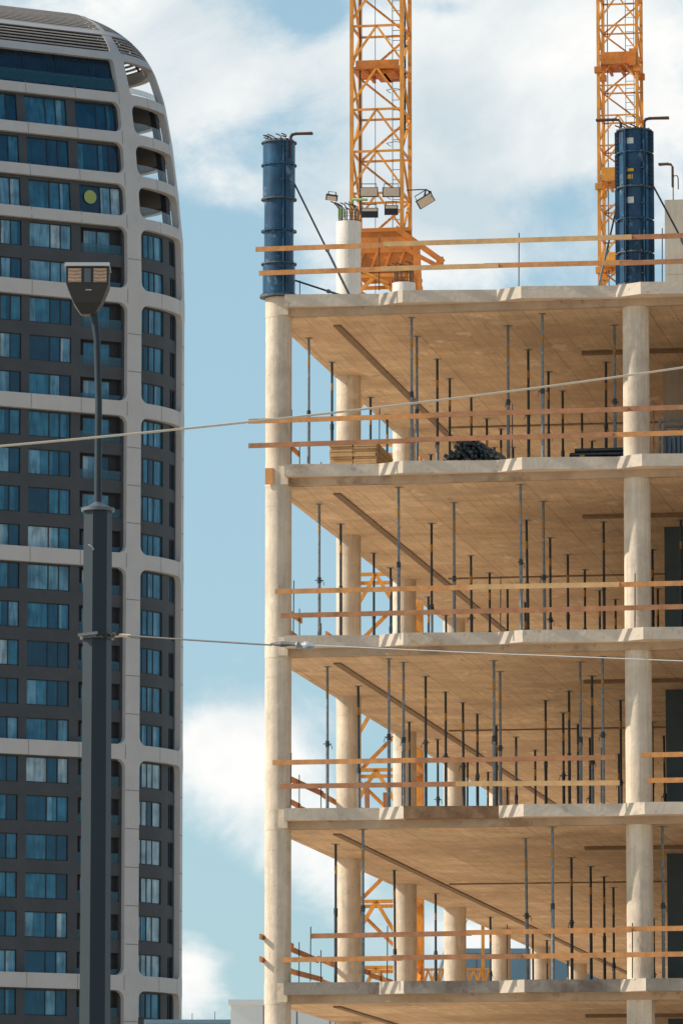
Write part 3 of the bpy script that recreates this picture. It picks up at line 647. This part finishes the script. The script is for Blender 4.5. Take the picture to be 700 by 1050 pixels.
# floodlights on the near crane
FL = [(.80,163.15,33.98,0,.27,'pale panel floodlight on the crane mast, upper left of the four'),
      (1.45,163.15,33.98,0,.26,'pale panel floodlight on the crane mast, upper right of the four'),
      (.82,163.1,33.36,1,.25,'dark backed floodlight on the crane mast, lower left of the four'),
      (1.45,163.1,33.44,1,.2,'small tilted floodlight on the crane mast, lower right of the four')]
def flood(x, y, z, dark, hw, label, rot=(0,0,0)):
    t = empty('floodlight', label, 'floodlight', (x,y,z), 0, 'floodlights around the crane collar'); t.rotation_euler = rot
    m = MB(); m.box(-hw,hw,0,.08,-.15,.13); m.build('housing', M['black' if dark else 'lamp_body'], t)
    m = MB(); m.box(-hw+.03,hw-.03,-.012,-.002,(-.13 if not dark else .03),.11); m.build('lens', M['lens'], t)
    m = MB(); m.tube([(-hw+.05,.05,.13),(-hw+.05,.1,.25),(hw-.05,.1,.25),(hw-.05,.05,.13)], .014, 6); m.build('bracket', M['black'], t)
for f in FL: flood(*f)
flood(2.45,163.2,33.72,0,.26,'tan floodlight hanging out on an arm to the right of the crane mast',(R(25),R(-32),0))
m = MB(); m.tube([(1.9,163.3,34.05),(2.25,163.3,34.07),(2.5,163.2,34.05)], .018, 6); m.tube([(2.42,163.2,33.86),(2.46,163.2,34.05),(2.6,163.2,33.98),(2.62,163.2,33.84)], .03, 6)
o = m.build('floodlight_arm', M['black'], t_crane, (-t_crane.location.x,-t_crane.location.y,0)); o.matrix_parent_inverse = Matrix.Rotation(-RZ,4,'Z'); o.location = Matrix.Rotation(0,3,'Z') @ Vector((-t_crane.location.x,-t_crane.location.y,0))
x_, y_, z_ = W(-.05, BV-.3, 25.50)
flood(x_-.12, y_-.1, 25.52, 0, .13, 'small tan floodlight at the head of the pale roof column', (R(50),R(8),0)); bpy.context.view_layer.update(); [o for o in bpy.data.objects if o.get('label','').startswith('small tan floodlight at')][0].scale = (1,.6,.5)

# ------------------------------------------------------------------ round tower
TZ = [(87.2,0),(92.3,.15),(96.6,.58),(101.1,1.15),(104.6,1.8),(107.25,2.7),(108.97,3.8),(110.77,5.8),(111.98,8.2),(112.5,9.9)]
def tin(z):
    if z <= TZ[0][0]: return 0
    for i in range(len(TZ)-1):
        (a,b),(c,d) = TZ[i],TZ[i+1]
        if z <= c:
            f = (z-a)/(c-a)
            return b+(d-b)*f
    return 9.9
def tin_s(z): return sum(tin(z+d) for d in (-.5,-.25,0,.25,.5))/5 if z < 112 else tin(z)
EX, EY, RR = -23.4, 480.0, 10.0; AL = R(28); SA = -1.57; LEN = 26.0; ARC = math.pi*RR
def P(s, z, off=0.):
    if s < SA:
        phi = AL; d = SA-s; c = (EX-math.cos(AL)*d, EY-math.sin(AL)*d)
    elif s <= SA+ARC:
        phi = AL+(s-SA)/RR; c = (EX,EY)
    else:
        phi = AL+math.pi; d = s-SA-ARC; c = (EX-math.cos(AL)*d, EY-math.sin(AL)*d)
    r = RR-tin_s(z)+off
    return Vector((c[0]+math.sin(phi)*r-EX, c[1]-math.cos(phi)*r-EY, z))
tw = empty('round_tower', 'tall rounded residential tower with pale curved bands, dark cladding and slatted dome roof', 'tower', (EX,EY,0), 0)
def lin(a, b, step):
    n = max(1, int(math.ceil(abs(b-a)/step))); return [a+(b-a)*i/n for i in range(n+1)]
def sheet(m, s0, s1, z0, z1, off, mi=0, ss=.8, zs=1.2, flip=False):
    if s1 > SA: ss = min(ss, .45)
    S = lin(s0,s1,ss); Zs = lin(z0,z1,zs); n = len(S)
    vs = [P(s,z,off) for z in Zs for s in S]
    fs = [(j*n+i, j*n+i+1, (j+1)*n+i+1, (j+1)*n+i) for j in range(len(Zs)-1) for i in range(n-1)]
    m.add(vs, fs, mi)
def slabstrip(m, s0, s1, z0, z1, o0, o1, mi=0, ss=.8, zs=1.2):
    if s1 > SA: ss = min(ss, .45)
    # curved box between offsets o0 (outer) and o1 (inner)
    sheet(m, s0, s1, z0, z1, o0, mi, ss, zs); sheet(m, s0, s1, z0, z1, o1, mi, ss, zs)
    S = lin(s0,s1,ss); n = len(S)
    for z in (z0, z1):
        vs = [P(s,z,o0) for s in S]+[P(s,z,o1) for s in S]; m.add(vs, [(i,i+1,n+i+1,n+i) for i in range(n-1)], mi)
    Zs = lin(z0,z1,zs); n = len(Zs)
    for s in (s0, s1):
        vs = [P(s,z,o0) for z in Zs]+[P(s,z,o1) for z in Zs]; m.add(vs, [(i,i+1,n+i+1,n+i) for i in range(n-1)], mi)
def ring(m, s0, s1, z0, z1, ms0, ms1, mz0, mz1, rad, depth=.62):
    # pale shell between the outer cell rectangle and a rounded opening, with reveals
    a0, a1, b0, b1 = s0+ms0, s1-ms1, z0+mz0, z1-mz1
    rad = min(rad, (b1-b0)/2-.02)
    inner = []; outer = []
    for (cx, cz, st) in ((a1-rad,b0+rad,-90),(a1-rad,b1-rad,0),(a0+rad,b1-rad,90),(a0+rad,b0+rad,180)):
        for k in range(7):
            a = R(st+15*k); inner.append((cx+rad*math.cos(a), cz+rad*math.sin(a)))
            if k < 3: o = {-90:(cx+rad*k/3,z0),0:(s1,cz+rad*k/3),90:(cx-rad*k/3,z1),180:(s0,cz-rad*k/3)}[st]
            elif k == 3: o = {-90:(s1,z0),0:(s1,z1),90:(s0,z1),180:(s0,z0)}[st]
            else: o = {-90:(s1,cz-rad*(6-k)/3),0:(cx+rad*(6-k)/3,z1),90:(s0,cz+rad*(6-k)/3),180:(cx-rad*(6-k)/3,z0)}[st]
            outer.append(o)
    n = len(inner)
    def dens_(pi, qi, po, qo, out):
        L_ = max(abs(pi[0]-qi[0]), abs(pi[1]-qi[1])); k = max(1,int(L_/.42)+ (1 if L_>.2 else 0))
        for i in range(k):
            f = i/k; out.append(((pi[0]+(qi[0]-pi[0])*f, pi[1]+(qi[1]-pi[1])*f),(po[0]+(qo[0]-po[0])*f, po[1]+(qo[1]-po[1])*f)))
    pr = []
    for i in range(n): dens_(inner[i], inner[(i+1)%n], outer[i], outer[(i+1)%n], pr)
    n = len(pr)
    IN = [P(a,b,0) for (a,b),_ in pr]; OU = [P(a,b,0) for _,(a,b) in pr]; BK = [P(a,b,-depth) for (a,b),_ in pr]
    m.add(OU+IN, [(i,(i+1)%n,n+(i+1)%n,n+i) for i in range(n)], 0)
    m.add(IN+BK, [(i,(i+1)%n,n+(i+1)%n,n+i) for i in range(n)], 0)
    OB = [P(a,b,-depth) for _,(a,b) in pr]
    m.add(OB+BK, [(i,(i+1)%n,n+(i+1)%n,n+i) for i in range(n)], 0)
BZ = [28.56,47.75,63.81,76.67,86.28,92.67,96.38,100.04,103.62,107.45,109.75]      # band centres
BZ = [-1.0, 9.37] + BZ
NS = [3,6,6,5,4,3,2,1,1,1]                                        # storeys between bands
NS[0] = 3
cellsS = [(-28.0,-14.0),(-14.0,0.0),(0.0,8.1),(8.1,19.0),(19.0,29.8),(29.8,43.8),(43.8,57.0)]
ARC_CELLS = {2,3,4}
ncell = len(BZ)-1
for j in range(ncell):
    z0, z1 = BZ[j], BZ[j+1]; m = MB()
    hb = .62 if j < 11 else .32
    mb, mt = (.62, .62) if j < 6 else ((.62,.48) if j == 6 else (.46,.46))
    if j == ncell-1: mb, mt = .36, .2
    if j == ncell-2: mb, mt = .40, .36
    if j == ncell-2: pass
    for (a,b) in cellsS: ring(m, a, b, z0, z1, .72, .72, mb, mt, .75 if j < ncell-2 else .35)
    if j < ncell-1:
        z = z0
        for q in (-13,-9.6,-5.0,-.72,3.2,6.6): sheet(m, q, q+.05, z-.60, z+.60, .006, 1)
        zz = z+3.2
        while zz < z1-.8 and zz < 103:
            for q in (0,8.1): sheet(m, q-.70, q+.70, zz-.03, zz+.03, .006, 1, .3)
            zz += 3.2
    m.build('shell_frame', [M['shell'], M['seam']], tw)
# crown of the shell
m = MB()
for (a,b) in cellsS: sheet(m, a, a+.6, 109.75, 112.4, 0, 0, .3, .35); sheet(m, b-.6, b, 109.75, 112.4, 0, 0, .3, .35)
slabstrip(m, -28, 57, 109.6, 110.05, .03, -.4, 0)
slabstrip(m, -28, 57, 112.25, 112.48, .05, -.4, 0, .8, .1)
m.build('crown_rib', M['shell'], tw)
# louvres
m = MB()
for i in range(5):
    z = 107.45+.52+i*.31; slabstrip(m, -27, 56, z, z+.12, -.05, -.25, 0, .8, .1)
for i in range(12):
    z = 110.1+i*.185; slabstrip(m, -27, 56, z, z+.10, -.04, -.18, 0, .8, .12)
m.build('roof_louvres', M['slat'], tw)
m = MB()
for s in list(range(-27,0,3))+[1.6,3.2,4.8,6.2]+list(range(9,56,4)): slabstrip(m, s, s+.12, 107.5, 112.2, -.42, -.62, 0, .2, .4)
m.build('louvre_ribs', M['mullion'], tw)
m = MB(); slabstrip(m, -28, -.8, 107.5, 112.2, -.9, -1.0, 0, .9, .5); m.build('roof_backing', M['ceil'], tw)
# top glazed lounge level
m = MB(); sheet(m, -28, -.7, 103.7, 107.4, -.62, 0, .8, .8); m.build('lounge_glazing', M['glass_dark'], tw)
m = MB()
for s in (-12.4,-9.3,-6.2,-3.1):
    m = MB(); slabstrip(m, s, s+.1, 103.7, 107.4, -.57, -.66, 0, .2, .8); m.build('lounge_mullion', M['mullion'], tw)
m = MB(); sheet(m, -28, -.8, 104.2, 105.3, -.35, 0, .8, .6); m.build('lounge_balustrade', M['clear_dark'], tw); m = MB(); sheet(m, .7, 6.9, 104.2, 104.75, -.35, 0, .5, .5)
m.build('lounge_balustrade', M['clear_dark'], tw)
# floor plates
def plate(z, h, off, nm, mt):
    m = MB(); S = lin(-27.5, 56.5, 1.2); a = [P(s, z, off) for s in S]; b = [Vector((p.x,p.y,z+h)) for p in a]; n = len(a)
    m.add(a+b, [tuple(range(n)), tuple(range(n,2*n))]+[(i,(i+1)%n,n+(i+1)%n,n+i) for i in range(n)]); m.build(nm, M[mt], tw)
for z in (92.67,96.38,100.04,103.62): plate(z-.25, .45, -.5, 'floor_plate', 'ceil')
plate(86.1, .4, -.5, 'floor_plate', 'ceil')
# interior wall closing the terraces, and terrace piers
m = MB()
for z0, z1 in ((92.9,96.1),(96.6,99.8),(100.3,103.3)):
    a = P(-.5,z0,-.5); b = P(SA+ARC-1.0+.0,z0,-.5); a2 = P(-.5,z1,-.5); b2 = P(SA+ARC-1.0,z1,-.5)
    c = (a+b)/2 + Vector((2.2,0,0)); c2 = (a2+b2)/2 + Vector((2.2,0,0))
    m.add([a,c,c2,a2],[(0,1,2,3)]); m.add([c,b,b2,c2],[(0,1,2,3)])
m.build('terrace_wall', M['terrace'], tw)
m = MB()
for z0, z1 in ((92.9,96.1),(96.6,99.8),(100.3,103.3)):
    for a_, b_ in ((6.0,7.1),):
        m = MB(); slabstrip(m, a_, b_, z0, z1, -.62, -1.1, 0, .4, .8); m.build('terrace_pier', M['mullion'], tw)
m = MB()
for z0 in (93.1,96.8,100.5): m = MB(); sheet(m, .75, 6.75, z0, z0+1.15, -.4, 0, .5, .6); m.build('terrace_balustrade', M['clear'], tw)
# dark wall with window gaps, windows as parts
wall = MB(); wrest = MB(); loggia = MB()
random.seed(21)
def window(s0, s1, zb, zt, panes, off, store=None, tone=None):
    m = store or MB()
    tot = sum(panes); s = s0; g0 = .06
    slabstrip(m, s0, s1, zb, zb+.09, off+.05, off-.02, 0, .6); slabstrip(m, s0, s1, zt-.09, zt, off+.05, off-.02, 0, .6)
    base = tone if tone is not None else random.choice([0,0,0,1,1,1,2,2])
    for i, p in enumerate(panes):
        e = s+(s1-s0)*p/tot
        k = base if random.random() < .5 else random.choice([0,0,1,1,2,3,4] if tone is None else [tone, tone, 1, 4])
        sheet(m, s, e, zb+.05, zt-.05, off, 1+k, .5, 1.5)
        if random.random() < .28 and k != 4:     # a half drawn curtain
            f = random.uniform(.25,.6); sheet(m, s+.05, s+(e-s)*f, zb+.1, zt-.1, off+.012, 1+min(3,k+1), .5, 1.5)
        slabstrip(m, s-.05, s+.05, zb, zt, off+.05, off-.02, 0, .2, 1.5)
        s = e
    slabstrip(m, s1-.05, s1+.05, zb, zt, off+.05, off-.02, 0, .2, 1.5)
    if store is None: m.build('window', [M['mullion']]+GL, tw)
WO = -.50      # wall face offset
for j in range(ncell-2):
    z0, z1 = BZ[j], BZ[j+1]; n = NS[j] if j < len(NS) else 1
    if j < 1: 
        sheet(wall, -28, 57, 0.0, z1, WO, 0); continue
    st = (z1-z0)/n
    for q in range(n):
        zb = z0+q*st+.33; zt = zb+min(2.2, st-1.05) if n > 1 else zb+2.62
        zf = z0+q*st; ze = zf+st
        vis = zf > 12
        # spandrels
        for (a,b) in ((-28,.75),):
            slabstrip(wall, a, b, zf, zb, WO, WO-.3, 0, .9, 2); slabstrip(wall, a, b, zt, ze, WO, WO-.3, 0, .9, 2)
        face = [(-28,-23.9),(-23.3,-19.4),(-18.7,-14.8),(-14.1,-10.3),(-9.55,-5.70),(-4.85,-.95)]
        prev = -28
        for wi,(a,b) in enumerate(face):
            if a > prev: slabstrip(wall, prev, a, zb, zt, WO, WO-.25, 0, .9, 2.5)
            prev = b
            if wi < 3: window(a, b, zb, zt, (52,24,24), WO-.16, wrest)
            elif wi < 5 or n == 1: window(a, b, zb, zt, (50,25,25), WO-.16, None if vis else wrest)
            else:
                # loggia with recessed window
                slabstrip(loggia, a, b, zb, zt, WO-.75, WO-.85, 0, .9, 2)
                slabstrip(loggia, a-.05, a, zb, zt, WO-.2, WO-.75, 0); slabstrip(loggia, b, b+.05, zb, zt, WO-.2, WO-.75, 0)
                window(a+.55, b-.85, zb+.03, zt-.1, (50,50), WO-.7, None if vis else wrest, random.choice([1,2,2]))
                rail = MB(); sheet(rail, a+.02, b-.02, zb, zb+.8, WO-.1, 0, .6, .6); rail.build('loggia_balustrade', M['clear_dark'], tw)
                S=[P(a,zt-.02,WO-.2),P(b,zt-.02,WO-.2),P(b,zt-.02,WO-.75),P(a,zt-.02,WO-.75)]; loggia.add(S,[(0,1,2,3)])
                S=[P(a,zb+.02,WO-.2),P(b,zb+.02,WO-.2),P(b,zb+.02,WO-.75),P(a,zb+.02,WO-.75)]; loggia.add(S,[(0,1,2,3)])
        slabstrip(wall, prev, .75, zb, zt, WO, WO-.25, 0, .9, 2.5)
        if n > 1:
            slabstrip(wall, .75, 57, zf, zb, WO, WO-.3, 0, .9, 2); slabstrip(wall, .75, 57, zt, ze, WO, WO-.3, 0, .9, 2)
            slabstrip(wall, 4.25, 5.5, zb, zt, WO, WO-.25, 0, .5, 2.5); slabstrip(wall, 6.95, 57, zb, zt, WO, WO-.25, 0, .9, 2.5)
            window(.75, 4.25, zb, zt, (22,20,22,36), WO-.16, None if vis else wrest, 1 if zf > 47 else 3)
            window(5.5, 6.95, zb, zt, (50,50), WO-.16, wrest, 4)
        else:
            slabstrip(wall, 29.5, 57, zf, ze, WO, WO-.3, 0, .9, 2)
wall.build('dark_wall', M['cladding'], tw)
tag(wrest.build('window_rows', [M['mullion']]+GL, tw), kind='stuff')
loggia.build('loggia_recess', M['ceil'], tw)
m = MB()      # round yellow sticker disc on an upper window
c = P(-3.75, 97.55, WO-.12)
nrm = Vector((math.sin(AL),-math.cos(AL),0)); tx = Vector((math.cos(AL),math.sin(AL),0))
def disc(cn, r, mtn):
    m = MB(); vs = [cn+nrm*.16+tx*(r*math.cos(a*.3142))+Vector((0,0,r*math.sin(a*.3142))) for a in range(20)]
    m.add(vs, [tuple(range(20))]); m.build('window_disc', mtn, tw)
disc(P(-3.85, 94.6, WO-.16), .58, mat('yellow_green_disc', (.30,.34,.10), .6))

# ------------------------------------------------------------------ street lamp
LX, LY = -2.59, 60.0
lamp = empty('street_lamp', 'tall dark street lamp on a thick faceted pole in front of the round tower', 'street lamp', (LX,LY,0))
m = MB()
n = 6; ang = [math.radians(a) for a in (-90-58, -90+2, -90+62, -90+122, -90+182, -90+242)]
def hexa(r0, r1, z0, z1):
    k = 12; A = []
    for z_, r_ in ((z0,r0),(z1,r1)):
        for a in (-168,-108,-48,12,72,132): A.append((r_*math.cos(R(a)), r_*math.sin(R(a)), z_))
    return A
A = hexa(.175,.152,.13,10.05)
m.add(A, [(i,(i+1)%6,6+(i+1)%6,6+i) for i in range(6)]+[(0,1,2,3,4,5),(6,7,8,9,10,11)]); m.build('lower_pole', M['pole'], lamp)
m = MB(); m.cyl(0,0,.13,.5,.22,24); m.build('pole_base', M['pole'], lamp)
m = MB(); m.cyl(0,0,10.04,10.075,.178,32)
m.tube([(0,0,10.075),(0,0,10.10),(0,0,10.14)], [.172,.10,.04], 24); m.build('pole_cap', M['pole_rim'], lamp)
m = MB(); m.tube([(0,0,10.1),(0,0,11.2),(-.02,0,11.9),(-.06,0,12.22)], [.042,.037,.036,.045], 14); m.build('upper_pole', M['pole'], lamp)
m = MB(); m.tube([(-.09,-.16,9.66),(-.05,-.19,9.64),(-.03,-.20,9.60)], .012, 8); m.build('pole_hook', M['pole_rim'], lamp)
hx = -.12
hd = link('lamp_head', None, lamp, (hx,0,0)); COL.objects.unlink(hd); bpy.data.objects.remove(hd)
m = MB()
def frust(m, x0,x1,y0,y1,z0, X0,X1,Y0,Y1,z1, mi=0):
    m.add([(x0,y0,z0),(x1,y0,z0),(x1,y1,z0),(x0,y1,z0),(X0,Y0,z1),(X1,Y0,z1),(X1,Y1,z1),(X0,Y1,z1)], [(3,2,1,0),(4,5,6,7),(0,1,5,4),(1,2,6,5),(2,3,7,6),(3,0,4,7)], mi)
frust(m, hx-.07,hx+.07,-.08,.08,12.16, hx-.15,hx+.15,-.14,.14,12.28); frust(m, hx-.15,hx+.15,-.14,.14,12.28, hx-.225,hx+.225,-.18,.18,12.47)
frust(m, hx-.225,hx+.225,-.17,.18,12.47, hx-.23,hx+.23,-.17,.18,12.655)
head = m.build('lamp_head', M['lamp_body'], lamp)
m = MB(); frust(m, hx-.245,hx+.24,-.22,.2,12.66, hx-.24,hx+.235,-.2,.19,12.70); m.build('lamp_lid', M['ceramic'], head)
for x0,x1 in ((hx-.205,hx-.065),(hx+.065,hx+.205)):
    m = MB(); m.box(x0,x1,-.176,-.171,12.49,12.64); m.build('reflector', M['lamp_amber'], head)
    m = MB()
    for i in range(4): m.bar((x0,-.186,12.505+i*.037),((x0+x1)/2,-.186,12.495+i*.037),.010,.005); m.bar(((x0+x1)/2,-.186,12.495+i*.037),(x1,-.186,12.505+i*.037),.010,.005)
    m.build('reflector_fins', M['lamp_fin'], head)
m = MB(); m.box(hx-.035,hx+.035,-.177,-.171,12.49,12.64); m.build('lamp_window', M['pole_rim'], head)
m = MB(); m.box(hx-.02,hx+.045,-.18,-.172,12.40,12.412); m.build('name_plate', M['lens'], head)
m = MB(); m.cyl(0,0,8.67,8.715,.182,24); m.bar((-.19,-.12,8.70),(.02,-.20,8.715),.05,.03); m.build('cable_band', M['pole_rim'], lamp)
m = MB()
for i in range(5): m.bar((.0+i*.045,-.19+.01*i,8.70+.015*math.sin(i*2.3)),(.04+i*.045,-.18,8.70+.02*math.sin(i*1.7)),.05,.035)
m.tube([(.2,-.14,8.70),(.32,-.12,8.695)], .012, 6); m.build('band_fittings', M['black'], lamp)
m = MB(); m.tube([(.19,-.15,8.69),(.26,-.14,8.695),(.36,-.13,8.69)], .018, 8); m.build('turnbuckle', M['cable'], lamp)

# ------------------------------------------------------------------ cables
def cable(pts, r, name, label, mt):
    m = MB(); m.tube(pts, r, 8); return tag(m.build(name, M[mt]), label, 'cable')
pts = []
for i in range(41):
    X = -12+i*.6; d = 50+(X+3.03)*1.135
    x = X; zc = 9.22 + (X+3.03)*.2985 + .0045*(X-.3)**2-.05
    pts.append((x, d, zc))
cable(pts, .0105, 'overhead_cable', 'pale overhead cable rising to the right across the whole picture', 'cable')
m = MB(); m.tube([(-2.25,59.85,8.69),(-1.5,59,8.54),(-.72,58,8.375)], .009, 8)
tag(m.build('span_wire', M['cable_dark']), 'dark span wire from the lamp pole band to the grey insulator', 'cable')
t = empty('wire_insulator', 'grey wire clamp and insulator hanging in front of the corner column', 'insulator', (-.45,57.7,8.31))
m = MB(); m.tube([(-.27,.2,.065),(-.15,.1,.05)], [.012,.03], 8); m.tube([(-.15,.1,.05),(-.06,.05,.045),(0,0,.03)], [.03,.018,.02], 8); m.build('clamp', M['cable_dark'], t)
m = MB(); m.tube([(-.02,0,.03),(0,0,.03),(.01,0,.03),(.06,0,.025),(.07,0,.025),(.12,-.02,.015),(.16,-.04,.01)], [.02,.045,.03,.03,.048,.042,.03], 12); m.build('insulator_body', M['ceramic'], t)
m = MB(); m.tube([(-.30,57.5,8.315),(1.24,55.5,8.01),(3.2,53,7.64),(7,48,7.0)], .005, 8)
tag(m.build('span_wire', M['ceramic']), 'thin pale span wire running right from the insulator across the building', 'cable')

# ------------------------------------------------------------------ distant buildings and boom
def block(x0, x1, y0, dep, h, nm, label, mt, seam=2.4, rows=3.2, roof=True, win=None, rz=0):
    t = empty(nm, label, 'building', ((x0+x1)/2,y0,0), rz); hw = (x1-x0)/2
    m = MB(); m.box(-hw,hw,0,dep,0,h); m.build('wall', M[mt], t)
    m = MB(); m.box(-hw-.1,hw+.1,-.1,dep+.1,h,h+.25); m.build('parapet', M[mt], t)
    m = MB(); x = -hw+seam
    while x < hw: m.box(x-.03,x+.03,-.012,-.003,0,h); x += seam
    m.build('panel_joints', M['seam'], t)
    if win:
        z = 2
        while z+1.8 < h-.8:
            m = MB(); m.box(-hw+1,hw-1,-.05,-.02,z,z+1.7); m.build('window_band', M[win], t); z += rows
    return t
block(-4.85,-.3,250,30,14.9,'pale_building','pale panelled low building behind the corner column at the bottom','pale_clad',1.45)
block(-.28,30,262,25,15.0,'blue_building','blue grey panelled building just right of the pale low building','blue_clad',2.5,win='glass_dark')
block(-12,-6.85,350,30,19.1,'grey_building','grey flat roofed building with thin masts at the foot of the round tower','blue_clad',2.5,win='glass_dark')
block(5.5,34,300,30,20.3,'blue_building','blue grey building with pale panels seen through the lowest open storey','blue_clad',1.6)
t = empty('roof_mast', 'thin mast on the distant grey roof, left of the two', 'mast', (-9.2,352,19.35)); m = MB(); m.tube([(0,0,0),(0,0,.5)], .02, 6); m.build('rod', M['rod'], t)
t = empty('roof_mast', 'thin mast on the distant grey roof, right of the two', 'mast', (-7.8,352,19.35)); m = MB(); m.tube([(0,0,0),(0,0,.6)], .02, 6); m.build('rod', M['rod'], t)
t = empty('crane_boom', 'low yellow lattice boom seen between the columns of the lowest open storey', 'crane boom', (2.2,210,0), R(-4))
m = MB()
for zz in (13.62,14.1):
    for y in (0,.5): m.bar((0,y,zz),(3.4,y,zz),.06)
for i in range(12):
    x = i*.28; m.bar((x,0,13.62),(x,0,14.1),.035)
    for y in (0,.5): m.bar((x,y,13.62),(x+.14,y,14.1),.05); m.bar((x+.14,y,14.1),(x+.28,y,13.62),.05)
m.build('lattice', M['crane'], t)
m = MB(); m.bar((3.0,.25,0),(3.0,.25,17.2),.12); m.bar((3.0,.25,17.2),(1.6,.25,14.1),.03); m.build('boom_mast', M['crane'], t)

# ------------------------------------------------------------------ render settings
scene.view_settings.view_transform = 'Standard'; scene.view_settings.look = 'None'; scene.view_settings.exposure = 0; scene.view_settings.gamma = 1
scene.render.engine = 'CYCLES'
scene.cycles.max_bounces = 10; scene.cycles.diffuse_bounces = 6; scene.cycles.transparent_max_bounces = 12
scene.render.resolution_x = 682; scene.render.resolution_y = 1024
